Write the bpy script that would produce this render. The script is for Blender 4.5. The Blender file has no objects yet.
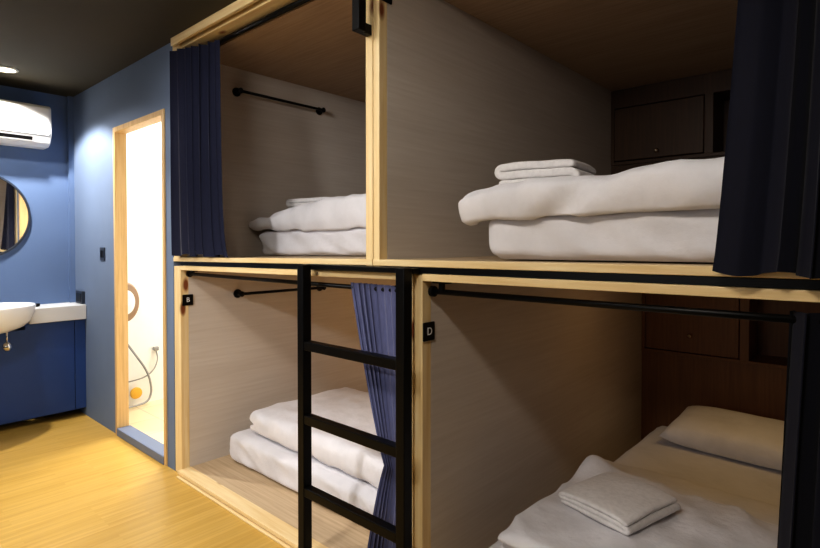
import bpy, bmesh, math, random
from mathutils import Vector, Matrix, noise
random.seed(7)
PI = math.pi
C = bpy.context.scene.collection
sc = bpy.context.scene

# ------------------------------------------------------------------ materials
def lin(r, g, b):
    f = lambda c: (c/255/12.92) if c/255 <= .04045 else ((c/255+.055)/1.055)**2.4
    return (f(r), f(g), f(b), 1)

def new_mat(name, col, rough=.6, metal=0.0, spec=.5):
    m = bpy.data.materials.new(name); m.use_nodes = True
    b = m.node_tree.nodes['Principled BSDF']
    b.inputs['Base Color'].default_value = col
    b.inputs['Roughness'].default_value = rough
    b.inputs['Metallic'].default_value = metal
    b.inputs['Specular IOR Level'].default_value = spec
    return m, m.node_tree.nodes, m.node_tree.links, b

def coords(N, L, scale, kind='Object'):
    tc = N.new('ShaderNodeTexCoord'); mp = N.new('ShaderNodeMapping')
    mp.inputs['Scale'].default_value = scale
    L.new(tc.outputs[kind], mp.inputs['Vector'])
    return mp.outputs['Vector']

def noise_tex(N, L, vec, scale, detail=4, rough=.55):
    n = N.new('ShaderNodeTexNoise')
    n.inputs['Scale'].default_value = scale; n.inputs['Detail'].default_value = detail
    n.inputs['Roughness'].default_value = rough
    L.new(vec, n.inputs['Vector'])
    return n.outputs['Fac']

def ramp(N, L, fac, stops):
    r = N.new('ShaderNodeValToRGB')
    e = r.color_ramp.elements
    while len(e) < len(stops): e.new(.5)
    for i, (p, c) in enumerate(stops):
        e[i].position = p; e[i].color = c
    L.new(fac, r.inputs['Fac'])
    return r.outputs['Color']

def mixc(N, L, fac, a, b, mode='MIX'):
    m = N.new('ShaderNodeMix'); m.data_type = 'RGBA'; m.blend_type = mode
    if isinstance(fac, float): m.inputs[0].default_value = fac
    else: L.new(fac, m.inputs[0])
    for sock, v in ((6, a), (7, b)):
        if isinstance(v, tuple): m.inputs[sock].default_value = v
        else: L.new(v, m.inputs[sock])
    return m.outputs[2]

def bump(N, L, b, h, strength=.2, dist=.01):
    n = N.new('ShaderNodeBump'); n.inputs['Strength'].default_value = strength
    n.inputs['Distance'].default_value = dist
    L.new(h, n.inputs['Height']); L.new(n.outputs['Normal'], b.inputs['Normal'])

def stretch(axis, long, across):
    return tuple(long if i == 'XYZ'.index(axis) else across for i in range(3))

def pine(axis, tint=1.0):
    m, N, L, b = new_mat('pine_' + axis, lin(232, 205, 155), .5)
    g = noise_tex(N, L, coords(N, L, stretch(axis, .8, 14)), 3, 6, .6)
    c = ramp(N, L, g, [(.25, lin(218, 184, 126)), (.5, lin(233, 206, 154)), (.75, lin(242, 222, 178))])
    # knots
    v = N.new('ShaderNodeTexVoronoi'); v.inputs['Scale'].default_value = 1.0
    L.new(coords(N, L, stretch(axis, 3.0, 7.0)), v.inputs['Vector'])
    k = ramp(N, L, v.outputs['Distance'], [(.07, (1, 1, 1, 1)), (.14, (0, 0, 0, 1))])
    c = mixc(N, L, k, c, lin(128, 70, 34))
    L.new(c, b.inputs['Base Color'])
    bump(N, L, b, g, .08, .003)
    return m

def veneer(name, axis, lo, mid, hi, rough=.6):
    m, N, L, b = new_mat(name, mid, rough)
    g = noise_tex(N, L, coords(N, L, stretch(axis, 1.2, 34)), 2.2, 8, .65)
    g2 = noise_tex(N, L, coords(N, L, stretch(axis, .5, 5)), 1.6, 3, .5)
    c = ramp(N, L, g, [(.28, lo), (.5, mid), (.72, hi)])
    c2 = ramp(N, L, g2, [(.3, (.92, .91, .90, 1)), (.7, (1.0, 1.0, 1.0, 1))])
    c = mixc(N, L, .8, c, c2, 'MULTIPLY')
    L.new(c, b.inputs['Base Color'])
    bump(N, L, b, g, .05, .002)
    return m

def paint(name, col, rough=.7, var=.06):
    m, N, L, b = new_mat(name, col, rough)
    g = noise_tex(N, L, coords(N, L, (1, 1, 1)), 1.7, 3)
    d = tuple(c*(1-var) for c in col[:3])+(1,); e = tuple(min(1, c*(1+var)) for c in col[:3])+(1,)
    L.new(ramp(N, L, g, [(.35, d), (.65, e)]), b.inputs['Base Color'])
    h = noise_tex(N, L, coords(N, L, (1, 1, 1)), 140, 2)
    bump(N, L, b, h, .06, .002)
    return m

def fabric(name, col, bs=.25, sc_=7, rough=.9, weave=500):
    m, N, L, b = new_mat(name, col, rough, 0, .2)
    g = noise_tex(N, L, coords(N, L, (1, 1, .7)), sc_, 5, .55)
    w = noise_tex(N, L, coords(N, L, (1, 1, 1)), weave, 1)
    a = N.new('ShaderNodeMath'); a.operation = 'MULTIPLY_ADD'; a.inputs[1].default_value = .05
    L.new(w, a.inputs[0]); L.new(g, a.inputs[2])
    bump(N, L, b, a.outputs[0], bs, .03)
    d = tuple(c*.9 for c in col[:3])+(1,)
    L.new(ramp(N, L, g, [(.3, d), (.6, col)]), b.inputs['Base Color'])
    b.inputs['Sheen Weight'].default_value = .15
    return m

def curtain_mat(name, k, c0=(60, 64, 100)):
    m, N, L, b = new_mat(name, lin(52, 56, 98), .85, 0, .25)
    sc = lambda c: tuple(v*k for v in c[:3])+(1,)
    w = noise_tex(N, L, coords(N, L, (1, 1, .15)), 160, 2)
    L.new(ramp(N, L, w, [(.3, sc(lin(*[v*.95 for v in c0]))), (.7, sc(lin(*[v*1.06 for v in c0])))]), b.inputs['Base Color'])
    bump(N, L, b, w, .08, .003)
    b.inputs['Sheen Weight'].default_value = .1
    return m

def floor_mat():
    m, N, L, b = new_mat('bamboo_parquet', lin(214, 172, 84), .33, 0, .45)
    tc = N.new('ShaderNodeTexCoord')
    mp = N.new('ShaderNodeMapping'); mp.inputs['Rotation'].default_value = (0, 0, PI/2)
    L.new(tc.outputs['Object'], mp.inputs['Vector'])
    br = N.new('ShaderNodeTexBrick'); br.inputs['Scale'].default_value = 1.0
    br.inputs['Brick Width'].default_value = .46; br.inputs['Row Height'].default_value = .022
    br.inputs['Mortar Size'].default_value = .0006; br.inputs['Mortar Smooth'].default_value = .2
    br.inputs['Color1'].default_value = (.1, .1, .1, 1); br.inputs['Color2'].default_value = (.9, .9, .9, 1)
    br.inputs['Mortar'].default_value = (.15, .15, .15, 1); br.offset = .37
    L.new(mp.outputs['Vector'], br.inputs['Vector'])
    g = noise_tex(N, L, coords(N, L, (26, .9, 1)), 2.4, 7, .62)
    c1 = ramp(N, L, br.outputs['Color'], [(0, lin(194, 155, 76)), (.5, lin(200, 163, 84)), (1, lin(207, 170, 93))])
    c2 = ramp(N, L, g, [(.3, (.80, .76, .68, 1)), (.62, (1, 1, 1, 1))])
    L.new(mixc(N, L, .75, c1, c2, 'MULTIPLY'), b.inputs['Base Color'])
    bump(N, L, b, g, .05, .002)
    return m

M = {}
for a in 'XYZ': M['pine'+a] = pine(a)
M['jamb'] = veneer('oak_door_jamb', 'Z', lin(192, 154, 100), lin(214, 178, 122), lin(224, 192, 140), .5)
M['panel'] = veneer('grey_oak_panel', 'Y', lin(203, 192, 180), lin(209, 199, 188), lin(215, 206, 196))
M['podfloor'] = veneer('oak_pod_floor', 'X', lin(176, 152, 122), lin(196, 172, 140), lin(208, 186, 154))
M['podceil'] = veneer('brown_pod_ceiling', 'X', lin(164, 138, 110), lin(180, 153, 124), lin(190, 164, 136))
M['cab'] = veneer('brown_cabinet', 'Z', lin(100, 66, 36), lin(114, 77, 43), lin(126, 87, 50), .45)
M['cabshade'] = veneer('brown_cabinet_shaded', 'Z', lin(66, 44, 26), lin(76, 51, 30), lin(86, 58, 35), .5)  # same cabinet brown, darkened to paint in the upper right pod's shade
M['blue'] = paint('blue_wall_paint', lin(97, 119, 156), .75)
M['bluegrey'] = paint('grey_blue_wall_paint', lin(108, 124, 150), .75)
M['royal'] = paint('royal_blue_panel', lin(40, 72, 134), .5)
M['ceil'] = paint('dark_ceiling_paint', lin(54, 48, 29), .8)
M['dark'] = paint('dark_wall_paint', lin(70, 66, 62), .8)
M['floor'] = floor_mat()
M['white'] = fabric('white_cotton', lin(232, 230, 234), .35, 9)
M['sheet'] = fabric('white_sheet', lin(226, 224, 228), .4, 6)
M['towel'] = fabric('white_terry', lin(238, 235, 235), .12, 60, 1.0, 260)
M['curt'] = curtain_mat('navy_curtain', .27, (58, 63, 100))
M['curtlit'] = curtain_mat('navy_curtain_lit', 1.75, (70, 73, 100))  # same navy fabric, with the light falling on it put into the colour
M['curtshade'] = curtain_mat('navy_curtain_shaded', .13)  # same navy fabric, with the shade at the right put into the colour
M['black'] = paint('black_powder_coat', lin(7, 7, 8), .4)
M['gapblack'] = paint('black_steel', lin(8, 9, 11), .4)
M['plastic'] = paint('white_plastic', lin(240, 240, 238), .35, .01)
M['ceramic'] = new_mat('white_ceramic', lin(244, 244, 246), .12)[0]
M['stone'] = paint('white_stone', lin(222, 222, 222), .35, .03)
M['chrome'] = new_mat('chrome', lin(215, 215, 220), .15, 1.0)[0]
M['mirror'] = new_mat('mirror_glass', (.85, .86, .86, 1), .02, 1.0)[0]
M['brass'] = new_mat('steel_knob', lin(220, 205, 180), .25, 1.0)[0]
M['bathwall'] = paint('bathroom_white_wall', lin(244, 242, 236), .5, .02)
M['threshold'] = paint('grey_threshold_stone', lin(104, 116, 140), .5)
M['bronze'] = paint('bronze_metal_shell', lin(150, 122, 96), .35)
M['yellow'] = paint('yellow_plastic', lin(236, 180, 60), .4)
M['grey'] = paint('grey_hose', lin(150, 148, 145), .3)
M['switch'] = paint('dark_grey_plastic', lin(44, 52, 66), .4)
M['letter'] = paint('pale_lettering', lin(226, 226, 226), .5)
def tile_mat():
    m, N, L, b = new_mat('beige_tile', lin(226, 204, 164), .35)
    br = N.new('ShaderNodeTexBrick'); br.offset = 0; br.inputs['Scale'].default_value = 1
    br.inputs['Brick Width'].default_value = .3; br.inputs['Row Height'].default_value = .3
    br.inputs['Mortar Size'].default_value = .004
    br.inputs['Color1'].default_value = lin(226, 204, 164); br.inputs['Color2'].default_value = lin(220, 196, 154)
    br.inputs['Mortar'].default_value = lin(190, 170, 135)
    L.new(coords(N, L, (1, 1, 1)), br.inputs['Vector']); L.new(br.outputs['Color'], b.inputs['Base Color'])
    return m
M['tile'] = tile_mat()
def emit_mat(name, col, s):
    m, N, L, b = new_mat(name, col, .5)
    b.inputs['Emission Color'].default_value = col; b.inputs['Emission Strength'].default_value = s
    return m
M['glow'] = emit_mat('lamp_diffuser', lin(255, 236, 200), 14)

for k in ('black', 'gapblack'): M[k].node_tree.nodes['Principled BSDF'].inputs['Specular IOR Level'].default_value = .22
# ------------------------------------------------------------------ mesh helpers
def wloc(o):
    v = Vector((0, 0, 0))
    while o is not None:
        v += o.location; o = o.parent
    return v

def tag(o, label=None, cat=None, group=None, kind=None):
    if label: o['label'] = label
    if cat: o['category'] = cat
    if group: o['group'] = group
    if kind: o['kind'] = kind
    return o

def thing(name, label, cat, loc, group=None):
    o = bpy.data.objects.new(name, None); C.objects.link(o)
    o.location = loc; o.empty_display_size = .1
    return tag(o, label, cat, group)

def obj(name, bm, m, parent=None, smooth=False, bevel=0, loc=None, subsurf=0):
    """bm holds world coordinates; the mesh is stored relative to its parent (or loc)."""
    off = wloc(parent) if parent else (Vector(loc) if loc else Vector((0, 0, 0)))
    bmesh.ops.translate(bm, verts=bm.verts, vec=-off)
    bmesh.ops.recalc_face_normals(bm, faces=bm.faces)
    me = bpy.data.meshes.new(name); bm.to_mesh(me); bm.free()
    me.materials.append(m)
    if smooth:
        for p in me.polygons: p.use_smooth = True
    o = bpy.data.objects.new(name, me); C.objects.link(o)
    if parent: o.parent = parent
    elif loc: o.location = loc
    if bevel:
        b = o.modifiers.new('bevel', 'BEVEL'); b.width = bevel; b.segments = 2; b.limit_method = 'ANGLE'
        b.angle_limit = .6
    if subsurf:
        s = o.modifiers.new('subsurf', 'SUBSURF'); s.levels = subsurf; s.render_levels = subsurf
    return o

def B(): return bmesh.new()

def box(bm, x0, x1, y0, y1, z0, z1, f=None):
    vs = []
    for x in (x0, x1):
        for y in (y0, y1):
            for z in (z0, z1):
                dz = f(x) if f else 0
                vs.append(bm.verts.new((x, y, z+dz)))
    for q in ((0,1,3,2), (4,6,7,5), (0,4,5,1), (2,3,7,6), (0,2,6,4), (1,5,7,3)):
        bm.faces.new([vs[i] for i in q])
    return bm

def frame_of(d):
    d = d.normalized()
    a = Vector((0, 0, 1)) if abs(d.z) < .9 else Vector((1, 0, 0))
    u = d.cross(a).normalized(); v = d.cross(u).normalized()
    return u, v

def tube(bm, pts, r, seg=12, cap=True):
    pts = [Vector(p) for p in pts]
    rr = r if isinstance(r, (list, tuple)) else [r]*len(pts)
    rings = []; u = None
    for i, p in enumerate(pts):
        d = (pts[min(i+1, len(pts)-1)] - pts[max(i-1, 0)]).normalized()
        if u is None: u, v = frame_of(d)
        else:
            u = (u - d*u.dot(d)).normalized(); v = d.cross(u).normalized()
        rings.append([bm.verts.new(p + (u*math.cos(2*PI*k/seg) + v*math.sin(2*PI*k/seg))*rr[i]) for k in range(seg)])
    for a, b in zip(rings, rings[1:]):
        for k in range(seg):
            bm.faces.new((a[k], a[(k+1) % seg], b[(k+1) % seg], b[k]))
    if cap:
        bm.faces.new(rings[0]); bm.faces.new(list(reversed(rings[-1])))
    return bm

def smooth_path(pts, n=8):
    pts = [Vector(p) for p in pts]; out = []
    for i in range(len(pts)-1):
        p0 = pts[max(i-1, 0)]; p1 = pts[i]; p2 = pts[i+1]; p3 = pts[min(i+2, len(pts)-1)]
        for k in range(n):
            t = k/n
            out.append(.5*((2*p1) + (p2-p0)*t + (2*p0-5*p1+4*p2-p3)*t*t + (3*p1-p0-3*p2+p3)*t**3))
    out.append(pts[-1]); return out

def lathe(bm, prof, center, axis='Z', seg=32, sx=1, sy=1):
    c = Vector(center); rings = []
    for r, h in prof:
        ring = []
        for k in range(seg):
            a = 2*PI*k/seg; p, q = r*math.cos(a)*sx, r*math.sin(a)*sy
            if axis == 'Z': v = Vector((p, q, h))
            elif axis == 'X': v = Vector((h, p, q))
            else: v = Vector((p, h, q))
            ring.append(bm.verts.new(c+v))
        rings.append(ring)
    for a, b in zip(rings, rings[1:]):
        for k in range(seg):
            bm.faces.new((a[k], a[(k+1) % seg], b[(k+1) % seg], b[k]))
    bm.faces.new(rings[0]); bm.faces.new(list(reversed(rings[-1])))
    return bm

def prism(bm, poly, y0, y1):
    """poly in (x,z), extruded along y"""
    a = [bm.verts.new((x, y0, z)) for x, z in poly]; b = [bm.verts.new((x, y1, z)) for x, z in poly]
    n = len(poly)
    for i in range(n): bm.faces.new((a[i], a[(i+1) % n], b[(i+1) % n], b[i]))
    bm.faces.new(list(reversed(a))); bm.faces.new(b)
    return bm

def soft_box(c, half, r, n=(24, 24, 6), fn=None):
    """rounded, cushion-like box; fn(p_normalised, world_point) -> world offset"""
    bm = B(); hx, hy, hz = half; c = Vector(c)
    V = {}
    nx, ny, nz = n
    def warp(t): return t*(1.0+.0) if abs(t) < 1e-9 else math.copysign(abs(t)**.8, t)
    def vert(i, j, k):
        key = (i, j, k)
        if key in V: return V[key]
        q = Vector((warp(2*i/nx-1), warp(2*j/ny-1), warp(2*k/nz-1)))
        p = Vector((q.x*hx, q.y*hy, q.z*hz))
        inner = Vector((max(-(hx-r), min(hx-r, p.x)), max(-(hy-r), min(hy-r, p.y)), max(-(hz-min(r, hz*.98)), min(hz-min(r, hz*.98), p.z))))
        d = p-inner
        if d.length > 1e-9:
            rz = min(r, hz*.98)
            dd = Vector((d.x/r, d.y/r, d.z/rz)); m = max(abs(dd.x), abs(dd.y), abs(dd.z)); dd = dd.normalized()*m
            p = inner + Vector((dd.x*r, dd.y*r, dd.z*rz))
        w = c + p
        if fn: w = w + fn(q, w)
        V[key] = bm.verts.new(w); return V[key]
    def face(a, b, c_, d): bm.faces.new((vert(*a), vert(*b), vert(*c_), vert(*d)))
    for i in range(nx):
        for j in range(ny):
            for k in (0, nz): face((i, j, k), (i+1, j, k), (i+1, j+1, k), (i, j+1, k))
    for i in range(nx):
        for k in range(nz):
            for j in (0, ny): face((i, j, k), (i+1, j, k), (i+1, j, k+1), (i, j, k+1))
    for j in range(ny):
        for k in range(nz):
            for i in (0, nx): face((i, j, k), (i, j+1, k), (i, j+1, k+1), (i, j, k+1))
    return bm

def nz(p, s, seed=0.0): return noise.noise(Vector((p.x*s+seed, p.y*s+seed*1.7, p.z*s-seed)))
def ridge(p, s, seed=0.0): return 1-2*abs(noise.noise(Vector((p.x*s+seed, p.y*s-seed, p.z*s+2*seed))))

def folded(c, ux, layers, L, W, th, rotz=0, sag=.0, seed=1.0, nv=16, jitter=.006, shrink=None, flip=1):
    """cloth folded in layers: S-profile in (u,z) swept along v; c = centre of the underside"""
    spine = []; nl = 10
    for i in range(layers):
        li = L if not shrink else L*shrink[i]
        z = th*(i+.5); sgn = 1 if i % 2 == 0 else -1
        a, b = (-L/2+(L-li)*(1 if i % 2 else 0)*.5, L/2)
        a = -L/2 + (0 if i % 2 else (L-li))
        b = L/2
        lo, hi = a+th*.5, b-th*.5
        row = [(lo+(hi-lo)*k/nl, z) for k in range(nl+1)]
        if sgn < 0: row.reverse()
        spine += row
        if i < layers-1:
            e = row[-1][0]
            for k in range(1, 6):
                a_ = -PI/2 + PI*k/6
                spine.append((e+sgn*th*.5*math.cos(a_), z+th*.5+th*.5*math.sin(a_)))
    h = th*.47
    left, right = [], []
    n = len(spine)
    for i in range(n):
        p0 = spine[max(i-1, 0)]; p1 = spine[min(i+1, n-1)]
        dx, dz = p1[0]-p0[0], p1[1]-p0[1]; l = math.hypot(dx, dz) or 1
        left.append((-dz/l, dx/l)); right.append((dz/l, -dx/l))
    def cap(i, d0):
        p = spine[i]; out = []
        return out
    def ring(scale):
        hh = h*scale; pts = []
        for i in range(n): pts.append((spine[i][0]+left[i][0]*hh, spine[i][1]+left[i][1]*hh))
        i = n-1; dx, dz = -right[i][1]*-1, 0
        d = (left[i][1], -left[i][0])
        for k in range(1, 4):
            a = PI/2 - PI*k/4
            pts.append((spine[i][0]+d[0]*hh*math.cos(a)+left[i][0]*hh*math.sin(a), spine[i][1]+d[1]*hh*math.cos(a)+left[i][1]*hh*math.sin(a)))
        for i in range(n-1, -1, -1): pts.append((spine[i][0]+right[i][0]*hh, spine[i][1]+right[i][1]*hh))
        i = 0; d = (-left[i][1], left[i][0])
        for k in range(1, 4):
            a = -PI/2 + PI*k/4
            pts.append((spine[i][0]+d[0]*hh*math.cos(a)+left[i][0]*hh*math.sin(a), spine[i][1]+d[1]*hh*math.cos(a)+left[i][1]*hh*math.sin(a)))
        return pts
    bm = B(); rings = []; c = Vector(c); R = Matrix.Rotation(rotz, 3, 'Z')
    vs = [-1, -.985, -.955] + [-.9+1.8*k/nv for k in range(nv+1)] + [.955, .985, 1]
    for v in vs:
        e = 1-abs(v)
        s = 1 if e > .045 else (.35+.65*math.sqrt(max(0, 1-(1-e/.045)**2)))
        rg = []
        for (u, z) in ring(s):
            p = Vector((u*(1 if flip > 0 else -1), v*W/2, z))
            q = p*1.0
            p.z += jitter*nz(q, 9, seed)*(z/(th*layers)) - sag*(abs(v)**3+abs(2*u/L)**3)*(z/(th*layers))
            p.x += jitter*1.3*nz(q, 7, seed+5); p.y += jitter*1.3*nz(q, 7, seed+9)
            rg.append(bm.verts.new(c + R @ p))
        rings.append(rg)
    m = len(rings[0])
    for a, b in zip(rings, rings[1:]):
        for k in range(m): bm.faces.new((a[k], a[(k+1) % m], b[(k+1) % m], b[k]))
    bm.faces.new(rings[0]); bm.faces.new(list(reversed(rings[-1])))
    return bm

def curtain(f0, nf, amp, z0, z1, ns=None, nzs=28, seed=0.0, ampz=None):
    """f0(s, t) -> (x, y) of the mean line; t = 0 at the hem, 1 at the top"""
    bm = B(); ns = ns or nf*12; G = []
    for j in range(nzs+1):
        t = j/nzs; row = []
        for i in range(ns+1):
            s = i/ns
            x, y = f0(s, t)
            ph = 2*PI*nf*s + .9*math.sin(2.3*s*5+seed) + .25*math.sin(3*t+seed+4*s)
            A = amp*(ampz(t) if ampz else 1)*(.7+.45*math.sin(7.3*s+seed*2))
            x2 = x + A*.35*math.sin(2*ph)
            hem = (.006*math.sin(ph*.5+seed)) if j == 0 else 0
            row.append(bm.verts.new((x2, y + A*math.sin(ph), z0+(z1-z0)*t + hem)))
        G.append(row)
    for a, b in zip(G, G[1:]):
        for i in range(ns): bm.faces.new((a[i], a[i+1], b[i+1], b[i]))
    return bm

# ------------------------------------------------------------------ setting
ZC = 2.355
ZF = -.018
def struct(name, bm, m, **k):
    o = obj(name, bm, m, **k); o['kind'] = 'structure'; return o
XE = -4.65        # end wall
struct('floor', box(B(), -4.75, 1.5, -3.3, .0, -.1, ZF), M['floor'])
struct('ceiling', box(B(), -4.75, 1.5, -3.3, 2.3, ZC, ZC+.08), M['ceil'])
struct('wall_left', box(B(), XE-.1, XE, -3.3, .12, ZF, ZC), M['blue'])
bm = B()
box(bm, XE, -3.81, 0, .055, ZF, ZC); box(bm, -3.045, -2.953, 0, .055, ZF, ZC); box(bm, -3.81, -3.045, 0, .055, 2.005, ZC)
struct('wall_back', bm, M['bluegrey'])
struct('trim_1', box(B(), XE, XE+.035, -.035, 0, .80, ZC), M['blue'])
struct('wall_front', box(B(), XE, 1.4, -3.3, -3.2, ZF, ZC), M['dark'])
struct('wall_right', box(B(), 1.4, 1.5, -3.3, 0, ZF, ZC), M['dark'])
# door opening: jambs, lintel, threshold
d = bpy.data.objects.new('door_1', None); C.objects.link(d); d.location = (-3.43, 0, 0); d['kind'] = 'structure'
T = .032
obj('jamb', box(B(), -3.81, -3.81+T, -.008, .066, ZF, 2.005), M['jamb'], d, bevel=.002)
obj('jamb', box(B(), -3.045-T, -3.045, -.008, .066, ZF, 2.005), M['jamb'], d, bevel=.002)
obj('lintel', box(B(), -3.81+T, -3.045-T, -.008, .066, 2.005-T, 2.005), M['jamb'], d, bevel=.002)
obj('threshold', box(B(), -3.81+T, -3.045-T, -.012, .075, ZF, .032), M['threshold'], d, bevel=.004)
# bathroom beyond
struct('wall_bathroom_left', box(B(), -4.44, -4.34, .056, 1.9, -.06, 2.3), M['bathwall'])
struct('wall_bathroom_back', box(B(), -4.34, -2.97, 1.8, 1.9, -.06, 2.3), M['bathwall'])
struct('wall_bathroom_right', box(B(), -2.985, -2.955, .056, 1.8, -.06, 2.3), M['bathwall'])
struct('floor_bathroom', box(B(), -4.34, -2.985, .056, 1.8, -.06, .0), M['tile'])
struct('ceiling_bathroom', box(B(), -4.44, -2.955, .056, 1.9, 2.3, 2.35), M['bathwall'])

# ------------------------------------------------------------------ sleeping pods
def sag(x): return (.014 if x < -1.36 else .006)*(x+1.36)
def pod(label, x0, x1, z0, z1, fz, cz, sill, D=2.09, endw=.035, upper=False, toprail=.04, botrail=None, railbulge=0.0):
    """x0..x1 outer width; fz = floor level; cz = ceiling level"""
    t = thing('sleeping_pod', label, 'sleeping pod', ((x0+x1)/2, D/2, z0), 'built-in sleeping pods')
    S = sag if upper else None
    P = .035
    lx = x0+endw; rx = x1-P
    yb = .045 if not upper else .04
    za, zb = (z1, z1) if upper else (z1+sag(lx)-.003, z1+sag(rx)-.003)
    obj('post', box(B(), x0, lx, 0, yb, z0 + (.002 if upper else 0), za), M['pineZ'], t, bevel=.002)
    obj('post', box(B(), rx, x1, 0, yb, z0 + (.002 if upper else 0), zb), M['pineZ'], t, bevel=.002)
    if upper:
        obj('top_rail', box(B(), lx, rx, .014, .1, cz+.03, z1), M['pineX'], t, bevel=.002)
        obj('face_trim', box(B(), x0+(.045 if endw > .05 else 0), x1, -.030, -.012, cz+.036, z1), M['pineX'], t, bevel=.002)
        obj('bottom_rail', box(B(), x0, x1, -.004, .05, fz-.022, fz, S), M['pineX'], t, bevel=.002)
    else:
        obj('top_rail', box(B(), lx, rx, 0, .045, z1-.024, z1, sag), M['pineX'], t, bevel=.002)
        obj('bottom_rail', box(B(), lx, rx, -.026, .05, -.004, .015), M['pineX'], t, bevel=.002)
        obj('plinth', box(B(), lx+.01, rx, -.036, -.0, ZF, -.010), M['pineX'], t, bevel=.002)
    g = .003
    obj('side_panel', box(B(), x0+.004, lx-g*0, yb, D, fz-.03, cz+(.012 if upper else .008+sag(x0))), M['panel'], t)
    obj('side_panel', box(B(), rx, x1-.004, yb, D, fz-.03, cz+(.012 if upper else .008+sag(x0))), M['panel'], t)
    obj('floor_panel', box(B(), lx, rx, .05, D, fz-.025, fz-.001, S), M['podfloor'], t)
    obj('ceiling_panel', box(B(), lx, rx, .1 if upper else .045, D, cz, cz+.011, None if upper else sag), M['podceil'], t)
    return t, lx, rx

def back_wall(t, lx, rx, za, zb, D=2.09, m='cab'):
    obj('back_panel', box(B(), lx-.02, rx+.02, D, D+.02, za, zb), M[m], t)

ULx = (-2.947, -1.374); URx = (-1.370, .32); LLx = (-2.947, -1.180); LRx = (-1.176, .42)
FU, FUr = 1.193, 1.192
FUm = FU
pUL, ul0, ul1 = pod('upper left pine-framed sleeping pod with grey oak panelled walls above the lettered B pod', ULx[0], ULx[1], 1.15, 2.353, FU, 2.275, 0, endw=.077, upper=True)
pUR, ur0, ur1 = pod('upper right dark sleeping pod with a white bed and folded towel, above the D pod', URx[0], URx[1], 1.16, 2.353, FUr, 2.218, 0, endw=.03, upper=True)
pLL, ll0, ll1 = pod('lower left pine-framed sleeping pod behind the black ladder, lettered B', LLx[0], LLx[1], ZF, 1.148, .013, 1.127, 0, endw=.077)
pLR, lr0, lr1 = pod('lower right pine-framed sleeping pod right of the ladder, lettered D', LRx[0], LRx[1], ZF, 1.148, .013, 1.130, 0, endw=.035)
back_wall(pUL, ul0, ul1, FU-.02, 2.29); back_wall(pLL, ll0, ll1, .0, 1.115)
back_wall(pUR, ur0, ur1, FUr-.02, 1.74, m='cabshade'); back_wall(pLR, lr0, lr1, .0, .583)

# cabinets let into the head wall of the two right-hand pods
def head_cabinet(label, x0, x1, z0, z1, dx0, dx1, y=2.078, header=0.0, m='cab'):
    t = thing('headboard_cabinet', label, 'cabinet', ((x0+x1)/2, y+.13, z0), 'headboard cabinets')
    bm = B(); p = .02; yb = y+.26
    ztop = z1-header
    box(bm, x0, x1, yb-.012, yb, z0, z1)                        # back
    box(bm, x0, x0+p, y, yb-.012, z0, z1); box(bm, x1-p, x1, y, yb-.012, z0, z1)
    box(bm, x0+p, x1-p, y-.004, yb-.012, z0, z0+p)
    box(bm, x0+p, x1-p, y, yb-.012, ztop-p, z1)
    box(bm, dx1, dx1+.045, y-.004, yb-.012, z0+p, ztop-p)     # divider
    obj('carcass', bm, M[m], t, bevel=.0015)
    dr = obj('door', box(B(), dx0+.006, dx1-.004, y-.006, y+.014, z0+p+.006, ztop-p-.006), M[m], t, bevel=.003)
    kx = dx0+(dx1-dx0)*.51; kz = z0+(ztop-z0)*(.17 if header else .235)
    bm = B(); lathe(bm, [(.004, 0), (.004, -.012), (.011, -.014), (.013, -.02), (.009, -.027), (.002, -.029)], (kx, y-.006, kz), 'Y', 16)
    k = obj('knob', bm, M['brass'], dr, smooth=True)
    k['label'] = 'small pale metal door knob'
    return t
head_cabinet('brown wooden cupboard and open niche on the head wall of the lower right pod', lr0+.002, lr1-.002, .585, 1.126, lr0+.02, -.615)
head_cabinet('brown cupboard and niche with painted-in shade on the head wall above the upper right bed', ur0+.002, ur1-.002, 1.742, 2.215, ur0+.02, -.80, header=.095, m='cabshade')

# black steel beam between the two tiers, ladder
bm = B(); box(bm, -2.87, -1.36, .0, .06, 1.150, 1.169, sag); box(bm, -1.36, .3, .0, .06, 1.150, 1.168, sag)
tag(obj('steel_beam', bm, M['gapblack'], loc=(-1.3, .03, 1.13)), 'long black steel beam running between the upper and lower pods', 'beam')

lad = thing('bunk_ladder', 'black square-tube steel ladder with wide rungs standing against the pods', 'ladder', (-1.45, -.06, 0))
def quad_bar(bm, x0, x1, y0, y1, z0, z1): return box(bm, x0, x1, y0, y1, z0, z1)
obj('rail', box(B(), -1.712, -1.674, -.080, -.040, ZF, 1.166), M['black'], lad, bevel=.003)
obj('rail', box(B(), -1.187, -1.149, -.080, -.040, ZF, 1.170), M['black'], lad, bevel=.003)
for z in (.855, .570, .288, .01+.02):
    obj('rung', box(B(), -1.674, -1.187, -.078, -.042, z-.0175, z+.0175), M['black'], lad, bevel=.003)
obj('hook_bar', box(B(), -1.712, -1.149, -.0395, -.006, 1.150, 1.168), M['black'], lad, bevel=.003)

# grab handle on the middle post
h = thing('grab_handle', 'black steel grab handle on the pine post between the upper pods', 'handle', (-1.37, 0, 2.0))
obj('grip', box(B(), -1.402, -1.366, -.072, -.037, 1.985, 2.30), M['black'], h, bevel=.003)
for z in (1.985, 2.262):
    obj('bracket', box(B(), -1.402, -1.376, -.0375, -.0005, z, z+.036), M['black'], h, bevel=.002)

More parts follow.
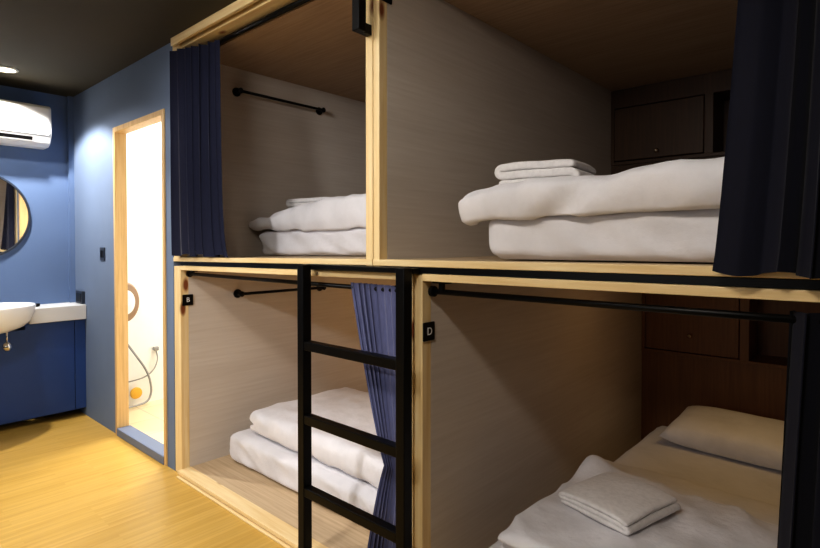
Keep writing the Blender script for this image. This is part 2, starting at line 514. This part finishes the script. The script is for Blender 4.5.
# curtain rods
def rod(name, label, xa, xb, y, z, brackets, ztop, r=.011, sl=.0):
    t = thing(name, label, 'curtain rod', ((xa+xb)/2, y, z), 'black curtain rods')
    obj('pole', tube(B(), [(xa, y, z), (xb, y, z+sl)], r), M['black'], t, smooth=True)
    for x in (xa, xb):
        s = -1 if x == xa else 1
        bm = B(); lathe(bm, [(.012, 0), (.018, .002*s), (.018, .016*s), (.012, .02*s)], (x, y, z+(sl if x == xb else 0)), 'X', 16)
        obj('finial', bm, M['black'], t, smooth=False)
    for x in brackets:
        bm = B(); box(bm, x-.008, x+.008, y-.008, y+.008, z, ztop); box(bm, x-.03, x+.03, y-.014, y+.014, ztop-.006, ztop)
        obj('bracket', bm, M['black'], t, bevel=.001)
    return t
rod('curtain_rod', 'black curtain rod along the top of the lower left pod', ll0+.022, ll1-.022, .044, 1.082, [ll0+.05, ll1-.05], 1.1015, .009)
rod('curtain_rod', 'black curtain rod along the top of the lower right pod', lr0+.022, .30, .040, 1.090, [lr0+.05, .2], 1.1240, .009)
rod('curtain_rod', 'black curtain rod under the top rail of the upper left pod', ul0+.026, ul1-.026, .079, 2.284, [ul0+.05, ul1-.05], 2.3045, .012)
rod('curtain_rod', 'black curtain rod of the upper right pod, above its shaded navy curtain', ur0+.02, .25, .075, 2.262, [ur0+.05, .2], 2.2345, .01) if False else None

# hanger bars on the left walls of the left-hand pods
def hanger(label, x, z, y0, y1):
    t = thing('hanger_bar', label, 'rail', (x, (y0+y1)/2, z), 'black wall hanger bars')
    obj('bar', tube(B(), [(x+.045, y0-.015, z), (x+.045, y1+.015, z)], .0085), M['black'], t, smooth=True)
    for y in (y0, y1):
        bm = B(); lathe(bm, [(.026, .0005), (.026, .006), (.011, .009), (.010, .04), (.016, .043), (.016, .054), (.004, .058)], (x, y, z), 'X', 18)
        obj('mount', bm, M['black'], t, smooth=False)
hanger('black hanger bar high on the wall of the upper left pod', ul0, 2.135, .34, .95)
hanger('black hanger bar on the wall of the lower left pod', ll0, .952, .34, .95)

# lettered tiles on the inner side of the posts
def letter_tile(label, x, y0, y1, z0, z1, ch):
    t = thing('letter_tile', label, 'sign', (x, (y0+y1)/2, (z0+z1)/2), 'black pod letter tiles')
    obj('plate', box(B(), x+.0005, x+.007, y0, y1, z0, z1), M['black'], t, bevel=.003)
    if ch:
        cu = bpy.data.curves.new('letter', 'FONT'); cu.body = ch; cu.size = .036; cu.align_x = 'CENTER'; cu.align_y = 'CENTER'; cu.extrude = .0006
        tmp = bpy.data.objects.new('letter_tmp', cu); C.objects.link(tmp)
        bpy.context.view_layer.update()
        me = bpy.data.meshes.new_from_object(tmp.evaluated_get(bpy.context.evaluated_depsgraph_get()))
        C.objects.unlink(tmp); bpy.data.objects.remove(tmp)
        R = Matrix(((0, 0, 1), (1, 0, 0), (0, 1, 0)))
        for v in me.vertices: v.co = R @ v.co + Vector((.0078, 0, 0))
        me.materials.clear(); me.materials.append(M['letter'])
        o = bpy.data.objects.new('letter', me); C.objects.link(o); o.parent = t
        o['label'] = 'pale letter ' + ch
letter_tile('black tile with a pale letter B on the far left post', ll0, .008, .068, .908, .968, 'B')
letter_tile('black tile with a pale letter D on the post right of the ladder', lr0, .0, .058, .926, .988, 'D')
letter_tile('black tile at the top of the post of the upper right pod', ur0, .004, .06, 2.10, 2.16, None)

# ------------------------------------------------------------------ curtains
def lerp(a, b, t): return a+(b-a)*t
# upper left
def fUL(s, t):
    xa = -2.905; xb = lerp(-2.35, -2.53, t**.6)
    x = lerp(xa, xb, s); y = lerp(-.035, lerp(-.01, .045, t), min(1, max(0, (s-.25)/.5)))
    return x, y
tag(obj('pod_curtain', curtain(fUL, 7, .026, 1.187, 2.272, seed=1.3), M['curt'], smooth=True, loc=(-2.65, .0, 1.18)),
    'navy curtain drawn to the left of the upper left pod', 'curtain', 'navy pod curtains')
# upper right
def fUR(s, t):
    xa = lerp(-.288, -.232, t**.8)
    return lerp(xa, .16, s), lerp(-.045, .03, t)
tag(obj('pod_curtain', curtain(fUR, 7, .022, 1.187, 2.236, seed=2.1), M['curtshade'], smooth=True, loc=(-.07, .0, 1.2)),
    'navy curtain, toned near-black for shade, hanging at the right edge of the upper right pod', 'curtain', 'navy pod curtains')
# lower right
def fLR(s, t):
    return lerp(lerp(-.203, -.160, t), .22, s), .026
tag(obj('pod_curtain', curtain(fLR, 7, .021, .04, 1.108, seed=.4), M['curtshade'], smooth=True, loc=(.03, .04, .05)),
    'navy curtain, toned dark for shade, at the right edge of the lower right pod', 'curtain', 'navy pod curtains')
# lower left, gathered towards the post halfway down
def fLL(s, t):
    zc = .44
    z = .05+1.045*t
    if z > zc: k = (z-zc)/(1.09-zc); xl = lerp(-1.372, -1.552, k**.85)
    else: k = (zc-z)/(zc-.05); xl = lerp(-1.372, -1.475, k**.8)
    return lerp(xl+.022, -1.240, s), .034
def aLL(t):
    z = .05+1.045*t
    return .55+.75*min(1, abs(z-.44)/.5)
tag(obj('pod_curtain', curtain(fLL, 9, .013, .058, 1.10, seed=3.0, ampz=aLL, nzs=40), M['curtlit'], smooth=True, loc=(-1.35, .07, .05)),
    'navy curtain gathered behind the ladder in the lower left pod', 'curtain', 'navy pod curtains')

# ------------------------------------------------------------------ beds
def mattress(label, x0, x1, y0, y1, z0, z1, seed, sg=False):
    c = ((x0+x1)/2, (y0+y1)/2, (z0+z1)/2); hf = ((x1-x0)/2, (y1-y0)/2, (z1-z0)/2)
    def fn(q, w):
        side = max(abs(q.x)**8, abs(q.y)**8)*(1-abs(q.z)**6)
        a = .008*nz(w, 9, seed) + .012*ridge(Vector((w.x*1.2+w.z*2.2, w.y*1.2, w.z*.8)), 5, seed)
        o = Vector((q.x*abs(q.x)**8, q.y*abs(q.y)**8, 0))
        o = o*(side*a)
        if sg: o.z += sag(w.x)
        if q.z > .4: o.z -= .003*abs(nz(w, 6, seed))
        return o
    return tag(obj('mattress', soft_box(c, hf, .035, (80, 64, 12), fn), M['sheet'], smooth=True, loc=(c[0], c[1], z0)), label, 'mattress', 'white sheeted mattresses')

mattress('white sheeted mattress under the duvet in the upper left pod', -2.755, -1.46, .42, 1.955, FUm+.003, FUm+.148, 1.0, True)
mattress('white sheeted mattress under the duvet in the upper right pod', -.955, .2, .115, 1.955, FUr+.003, FUr+.150, 2.0, True)
mattress('white sheeted mattress on the floor of the lower left pod', -2.775, -1.30, .235, 1.955, .015, .180, 3.0)
mattress('white sheeted mattress with a pillow in the lower right pod', -.995, .26, .12, 1.955, .015, .2, 4.0)

def duvet(label, c, half, r, fn0, base_, foot, n=(76, 56, 14), sg=False):
    def fn(q, w):
        o = fn0(q, w); base = base_
        if sg: o.z += sag(w.x); base += sag(w.x)
        p = w+o
        if p.x > foot[0]-.035 and p.y > foot[1]-.03 and p.z < base+.003: o.z += base+.003-p.z
        if p.y < foot[1]-.005 and q.z < .3: o.z -= .02*(.3-q.z)/1.3
        return o
    return tag(obj('folded_duvet', soft_box(c, half, r, n, fn), M['white'], smooth=True, loc=(c[0], c[1], c[2]-half[2])), label, 'duvet', 'folded white duvets')

def wr(w, seed, a=1.0):
    return a*(.011*nz(w, 4, seed) + .008*nz(w, 9, seed+3) + .012*ridge(Vector((w.x+.7*w.y, w.y*.6-w.x*.3, w.z*1.5)), 6, seed))

# upper left duvet: thin at its left tip, thick to the right
def fnUL(q, w):
    k = (q.x+1)/2
    o = Vector((0, 0, 0))
    th = .35+.65*min(1, k*2.2)**.7
    mid = -.035 + .0*k
    o.z = (th-1)*.075*q.z + (mid+.02 if False else 0) - (1-th)*.03 + .035*k*(q.z > 0)*q.z
    o += Vector((q.x*.3, q.y*.6, q.z*.8))*wr(w, 1.0)
    return o
duvet('white duvet with a thin pointed corner folded on the upper left bed', (-2.145, .80, FUm+.150+.060), (.70, .42, .060), .057, fnUL, FUm+.148, (-2.755, .42), sg=True)

# upper right duvet: fat roll overhanging to the left
def fnUR(q, w):
    k = (q.x+1)/2
    o = Vector((0, 0, 0))
    o.z = .008*k*max(0, q.z) - .018*max(0, (.12-k)/.12) - .026*max(0, q.z)*(1-k)**2
    g = math.exp(-((k-.27-(q.z+1)*.06)/.045)**2)*(1 if q.y < 0 else .4)
    o.y += .022*g
    o.z -= .016*g*max(0, q.z)
    o += Vector((q.x*.6, q.y*.8, q.z*.7))*wr(w, 2.0, .85)
    return o
duvet('puffy white duvet folded across the upper right bed, overhanging its mattress', (-.42, .46, FUr+.150+.050), (.645, .40, .054), .053, fnUR, FUr+.150, (-.955, .115), sg=True)

# lower left duvet: two folded layers show on its left end
def fnLL(q, w):
    o = Vector((0, 0, 0))
    g = math.exp(-((q.z+.05)/.2)**2)
    if q.x < -.6: o.x += .06*g*((-q.x-.6)/.4)**2
    o.z += .02*max(0, q.z)*(1-((q.x-.0))**2)*(1-q.y*q.y)*1.4
    o += Vector((q.x*.5, q.y*.6, q.z*.7))*wr(w, 3.0)
    return o
duvet('white duvet folded in two layers on the lower left bed behind the ladder', (-2.07, .64, .190+.06), (.60, .365, .06), .05, fnLL, .180, (-2.775, .235))

# lower right: flat sheet, folded duvet with a raised corner
def fnS(q, w):
    return Vector((0, 0, .006*nz(w, 5, 6)*(q.z > 0) + .004*ridge(w, 7, 2)*(q.z > 0)))
tag(obj('bed_sheet', soft_box((-.37, .63, .2185), (.628, .53, .0155), .014, (60, 50, 2), fnS), M['sheet'], smooth=True, loc=(-.37, .63, .2)),
    'flat white top sheet spread over the front half of the lower right bed', 'sheet')
def fnLR(q, w):
    o = Vector((0, 0, 0))
    bmp = math.exp(-(((q.x+.86)/.2)**2 + ((q.y-.82)/.22)**2))
    o.z += .065*bmp*max(0, q.z)
    g = math.exp(-((q.z+.1)/.3)**2)
    if q.y < -.6: o.y += .03*g*((-q.y-.6)/.4)**2
    if q.x < -.6: o.x += .015*g*((-q.x-.6)/.4)**2
    o.z -= .05*max(0, q.z)*max(0, q.x)**1.5
    o += Vector((q.x*.6, q.y*.7, q.z*.9))*wr(w, 4.0, 1.25)
    return o
duvet('white duvet folded with a raised corner on the lower right bed', (-.51, .50, .234+.037), (.435, .36, .037), .034, fnLR, .236, (-1.0, .1))

# pillow
def pillow(label, c, sx, sy, h, rot, tilt, seed):
    bm = B(); n = 26; top = []; bot = []
    R = Matrix.Rotation(rot, 3, 'Z') @ Matrix.Rotation(tilt, 3, 'X'); c = Vector(c)
    for s, G in ((1, top), (-1, bot)):
        for i in range(n+1):
            row = []
            for j in range(n+1):
                u, v = 2*i/n-1, 2*j/n-1
                e = max(0, (1-u**4))*max(0, (1-v**4))
                pin = 1-.07*(1-abs(u))**.0*(v*v)*(1-u*u) if False else 1
                x = u*sx*(1-.06*(1-v*v)*abs(u)**3); y = v*sy*(1-.06*(1-u*u)*abs(v)**3)
                z = s*h*(e**.42) * (1 if s > 0 else .75)
                p = Vector((x, y, z)); p.z += .006*nz(p, 9, seed)*e
                row.append(bm.verts.new(c + R @ p) if not (s < 0 and (i in (0, n) or j in (0, n))) else top[i][j])
            G.append(row)
        for i in range(n):
            for j in range(n): bm.faces.new((G[i][j], G[i+1][j], G[i+1][j+1], G[i][j+1]))
    return tag(obj('pillow', bm, M['white'], smooth=True, loc=tuple(c)), label, 'pillow')
pillow('white pillow lying at the head of the lower right bed', (-.555, 1.77, .275), .32, .2, .082, math.radians(-3), math.radians(7), 2.2)

# towels
def towel(label, c, layers, L, W, th, rot, seed, **k):
    return tag(obj('folded_towel', folded(c, 0, layers, L, W, th, rot, seed=seed, **k), M['towel'], smooth=True, loc=tuple(c)), label, 'towel', 'folded white towels')
towel('thick folded white towel on the puffy duvet of the upper right bed', (-.90, .40, FUr+.248), 3, .27, .26, .029, math.radians(8), 3.0, sag=.004)
towel('folded white towel on the duvet of the upper left bed', (-2.60, .76, FUm+.250), 3, .36, .26, .025, math.radians(4), 5.0)
towel('folded white towel lying on the duvet of the lower right bed', (-.70, .54, .328), 3, .27, .30, .019, math.radians(-14), 7.0, sag=.008)

# ------------------------------------------------------------------ left end of the room
# air conditioner
t = thing('air_conditioner', 'white wall-mounted air conditioner high on the blue end wall', 'air conditioner', (XE, -.57, 1.93))
prof = [(XE+.001, 2.222), (XE+.17, 2.222), (XE+.195, 2.205), (XE+.2, 2.05), (XE+.195, 2.0), (XE+.17, 1.955), (XE+.12, 1.935), (XE+.001, 1.935)]
obj('body', prism(B(), prof, -.97, -.185), M['plastic'], t, bevel=.008)
obj('front_panel', box(B(), XE+.199, XE+.206, -.955, -.2, 2.01, 2.2), M['plastic'], t, bevel=.003)
obj('wall_mount', box(B(), XE+.0003, XE+.001, -.9, -.24, 1.96, 2.2), M['grey'], t)
bm = B()
prism(bm, [(XE+.1955, 1.99), (XE+.203, 1.99), (XE+.195, 1.968), (XE+.184, 1.968)], -.92, -.30)
obj('air_slot', bm, M['black'], t)
# mirror
t = thing('round_mirror', 'round wall mirror with thin dark rim over the basin', 'mirror', (XE, -.578, 1.44))
obj('glass', lathe(B(), [(.29, .001), (.29, .012), (.288, .0125)], (XE, -.578, 1.44), 'X', 64), M['mirror'], t)
bm = B(); ring = []
for k in range(64):
    a = 2*PI*k/64
    ring.append([bm.verts.new((XE+h_, -.578+r_*math.cos(a), 1.44+r_*math.sin(a))) for r_, h_ in ((.291, .001), (.303, .001), (.303, .02), (.291, .02))])
for k in range(64):
    a, b = ring[k], ring[(k+1) % 64]
    for i in range(4): bm.faces.new((a[i], a[(i+1) % 4], b[(i+1) % 4], b[i]))
obj('rim', bm, M['switch'], t)
# countertop
bm = B(); box(bm, XE+.001, -4.372, -.35, -.001, .695, .80); box(bm, XE+.001, -4.372, -1.7, -1.12, .695, .80); box(bm, XE+.001, -4.575, -1.12, -.35, .695, .80)
tag(obj('countertop', bm, M['stone'], bevel=.004, loc=(-4.52, -.6, .695)), 'thick white stone countertop along the blue end wall', 'countertop')
# vanity front below
t = thing('vanity_cabinet', 'royal blue vanity cabinet below the white countertop', 'cabinet', (-4.52, -.85, 0))
bm = B(); box(bm, -4.408, -4.393, -1.7, -1.12, .042, .694); box(bm, -4.408, -4.393, -1.12, -.37, .042, .656); box(bm, -4.408, -4.393, -.37, -.075, .042, .694)
bmesh.ops.remove_doubles(bm, verts=bm.verts, dist=1e-5)
obj('front_board', bm, M['royal'], t)
obj('front_board', box(B(), -4.408, -4.396, -.07, -.001, .042, .694), M['royal'], t, bevel=.002)
obj('plinth', box(B(), -4.62, -4.58, -1.7, -.001, ZF, .60), M['dark'], t)
# basin
t = thing('wash_basin', 'white oval ceramic wash basin set into the countertop', 'basin', (-4.31, -.735, .66))
prof = [(.02, .662), (.16, .664), (.27, .675), (.335, .70), (.375, .735), (.398, .79), (.406, .835), (.402, .845), (.392, .845), (.38, .82), (.34, .77), (.25, .72), (.02, .705)]
bm = lathe(B(), [(r, z-.66) for r, z in prof], (-4.31, -.735, .66), 'Z', 56, .62, 1)
obj('bowl', bm, M['ceramic'], t, smooth=True)
bm = B(); tube(bm, [(-4.3, -.49, .668), (-4.3, -.49, .60)], .006); lathe(bm, [(.008, .07), (.022, .06), (.03, .04), (.022, .02), (.008, .01)], (-4.3, -.49, .53), 'Z', 20)
o = obj('drain_trap', bm, M['chrome'], t, smooth=True); o['label'] = 'small chrome trap under the basin'
# little black dish
tag(obj('soap_dish', lathe(B(), [(.018, 0), (.026, .004), (.03, .02), (.027, .02), (.02, .008)], (-4.50, -.285, .8005), 'Z', 20), M['black'], smooth=True, loc=(-4.50, -.285, .8)),
    'small black soap dish on the countertop next to the basin', 'dish')
# socket and switch on the wall by the door
t = thing('wall_socket', 'dark socket plate low on the wall just above the countertop end', 'socket', (-4.47, 0, .85))
obj('plate', box(B(), -4.535, -4.40, -.022, -.0005, .803, .895), M['switch'], t, bevel=.004)
obj('insert', box(B(), -4.52, -4.415, -.025, -.0215, .818, .88), M['black'], t, bevel=.002)
t = thing('light_switch', 'dark grey light switch on the blue wall left of the doorway', 'switch', (-4.03, 0, 1.175))
obj('plate', box(B(), -4.075, -3.985, -.006, -.0005, 1.13, 1.22), M['switch'], t, bevel=.004)
obj('rocker', box(B(), -4.058, -4.034, -.009, -.0058, 1.15, 1.2), M['black'], t, bevel=.002)
obj('rocker', box(B(), -4.026, -4.002, -.009, -.0058, 1.15, 1.2), M['black'], t, bevel=.002)
# downlight
DL = (-4.19, -.50)
t = thing('ceiling_downlight', 'glowing round downlight in the dark ceiling above the basin', 'downlight', (DL[0], DL[1], ZC))
bm = B(); ring = []
for k in range(32):
    a = 2*PI*k/32
    ring.append([bm.verts.new((DL[0]+r_*math.cos(a), DL[1]+r_*math.sin(a), ZC+h_)) for r_, h_ in ((.05, -.001), (.066, -.001), (.066, -.006), (.05, -.01))])
for k in range(32):
    a, b = ring[k], ring[(k+1) % 32]
    for i in range(4): bm.faces.new((a[i], a[(i+1) % 4], b[(i+1) % 4], b[i]))
obj('trim_ring', bm, M['plastic'], t)
obj('diffuser', lathe(B(), [(.0495, -.001), (.0495, -.006)], (DL[0], DL[1], ZC), 'Z', 32), M['glow'], t)

# ------------------------------------------------------------------ bathroom fittings
xw = -4.34
t = thing('paper_dispenser', 'round bronze paper dispenser on the bright bathroom wall', 'dispenser', (xw, .25, .80))
obj('shell', lathe(B(), [(.13, .0005), (.13, .10), (.12, .116), (.08, .122)], (xw, .215, .81), 'X', 40, .8, 1.15), M['bronze'], t, smooth=False, bevel=.003)
obj('face', lathe(B(), [(.079, .1215), (.079, .126), (.06, .128)], (xw, .215, .81), 'X', 40, .8, 1.15), M['plastic'], t)
obj('wall_mount', box(B(), xw+.0001, xw+.0005, .16, .28, .73, .87), M['grey'], t)
obj('lock', lathe(B(), [(.012, .128), (.012, .135)], (xw, .222, .80), 'X', 16), M['chrome'], t)
pts = [(xw+.03, .23, .52), (xw+.06, .30, .40), (xw+.07, .37, .28), (xw+.07, .405, .18), (xw+.07, .41, .08), (xw+.09, .36, .026), (xw+.12, .22, .022)]
t = thing('bidet_spray', 'grey bidet spray hose hanging in a loop on the bathroom wall', 'hose', (xw, .35, .0))
obj('hose', tube(B(), smooth_path(pts, 10), .008, 10), M['grey'], t, smooth=True)
pts = [(xw+.02, .47, .41), (xw+.04, .475, .34), (xw+.05, .44, .26), (xw+.05, .36, .21), (xw+.03, .22, .19)]
obj('supply_pipe', tube(B(), smooth_path(pts, 8), .005, 8), M['grey'], t, smooth=True)
obj('wall_bracket', box(B(), xw+.0005, xw+.035, .455, .49, .4, .43), M['grey'], t, bevel=.003)
tag(obj('valve_knob', lathe(B(), [(.012, .0005), (.012, .03), (.04, .032), (.045, .045), (.04, .06), (.012, .064)], (xw, .31, .1), 'X', 24), M['yellow'], smooth=False, bevel=.003, loc=(xw, .31, .1)),
    'yellow round valve knob low on the bathroom wall', 'valve')

# ------------------------------------------------------------------ lights
def spot(name, loc, to, power, size, blend=.4, col=(1, .93, .82), r=.05):
    l = bpy.data.lights.new(name, 'SPOT'); l.energy = power; l.spot_size = math.radians(size); l.spot_blend = blend
    l.color = col; l.shadow_soft_size = r
    o = bpy.data.objects.new(name, l); C.objects.link(o); o.location = loc
    d = Vector(to)-Vector(loc); o.rotation_euler = d.to_track_quat('-Z', 'Y').to_euler()
    return o
def area(name, loc, to, power, sx, sy, col=(1, .93, .82)):
    l = bpy.data.lights.new(name, 'AREA'); l.energy = power; l.shape = 'RECTANGLE'; l.size = sx; l.size_y = sy; l.color = col
    o = bpy.data.objects.new(name, l); C.objects.link(o); o.location = loc
    d = Vector(to)-Vector(loc); o.rotation_euler = d.to_track_quat('-Z', 'Y').to_euler()
    return o
def point(name, loc, power, r=.03, col=(1, .7, .4)):
    l = bpy.data.lights.new(name, 'POINT'); l.energy = power; l.shadow_soft_size = r; l.color = col
    o = bpy.data.objects.new(name, l); C.objects.link(o); o.location = loc; return o

NEU = (1, .96, .91)
spot('downlight_or_fill', (DL[0], DL[1], ZC-.02), (DL[0], DL[1], 0), 110, 128, .3, r=.03, col=NEU)
spot('downlight_or_fill', (-3.88, -.95, ZC-.02), (-3.88, -.95, 0), 32, 158, .2, r=.035, col=NEU)
spot('downlight_or_fill', (-2.45, -1.35, ZC-.02), (-2.45, -1.35, 0), 70, 125, .6, col=NEU)
spot('downlight_or_fill', (-1.7, -1.0, ZC-.02), (-1.95, .6, 1.0), 38, 130, .5, col=NEU, r=.2)
spot('downlight_or_fill', (-1.3, -2.8, ZC-.05), (-2.55, .4, .75), 190, 56, .7, col=(1, .98, .97), r=.12)  # unseen aimed spot, added to brighten the left-hand pods
spot('downlight_or_fill', (-.45, -1.35, ZC-.02), (-1.05, .3, .8), 76, 96, .8, col=(1, .92, .82), r=.15)
spot('downlight_or_fill', (-.2, -2.9, ZC-.05), (-.9, .2, .4), 16, 40, .8, col=(1, .90, .78), r=.12)  # unseen spot behind the camera, added to lift the lower right bed
area('room_fill', (-1.5, -3.1, 1.5), (-1.9, 0, 1.1), 12, 1.8, 1.0, (1, .97, .95))  # soft unseen fill added behind the camera, no fitting
area('bathroom_lamp', (-4.0, .95, 2.28), (-4.0, .95, 0), 38, .4, .5, (1, .985, .95))
point('reading_lamp_or_glow', (-1.7, 1.8, .95), 6, col=(1, .66, .28))
spot('reading_lamp_or_glow', (-.4, 1.40, 1.10), (-.42, 1.5, 0), 3.6, 104, .8, (1, .68, .28))
point('reading_lamp_or_glow', (-.7, 1.2, .9), .6, r=.15, col=(1, .6, .25))  # warm glow added for the lower right pod wall, not a separate lamp

w = bpy.data.worlds.new('room_ambient'); sc.world = w; w.use_nodes = True
w.node_tree.nodes['Background'].inputs['Color'].default_value = (.6, .65, .8, 1)
w.node_tree.nodes['Background'].inputs['Strength'].default_value = .05

# ------------------------------------------------------------------ camera
cam = bpy.data.cameras.new('camera'); co = bpy.data.objects.new('camera', cam); C.objects.link(co)
cam.sensor_width = 36; cam.lens = 536/820*36; cam.shift_y = -21.6/820
co.location = (0, -1.332, 1.25)
co.rotation_euler = (math.radians(90-1.0), 0, math.radians(41.9))
cam.clip_start = .02
sc.camera = co
sc.view_settings.view_transform = 'Standard'
sc.view_settings.look = 'Medium High Contrast'
sc.view_settings.exposure = 0
sc.cycles.use_denoising = True
sc.cycles.max_bounces = 8
sc.cycles.sample_clamp_indirect = 4
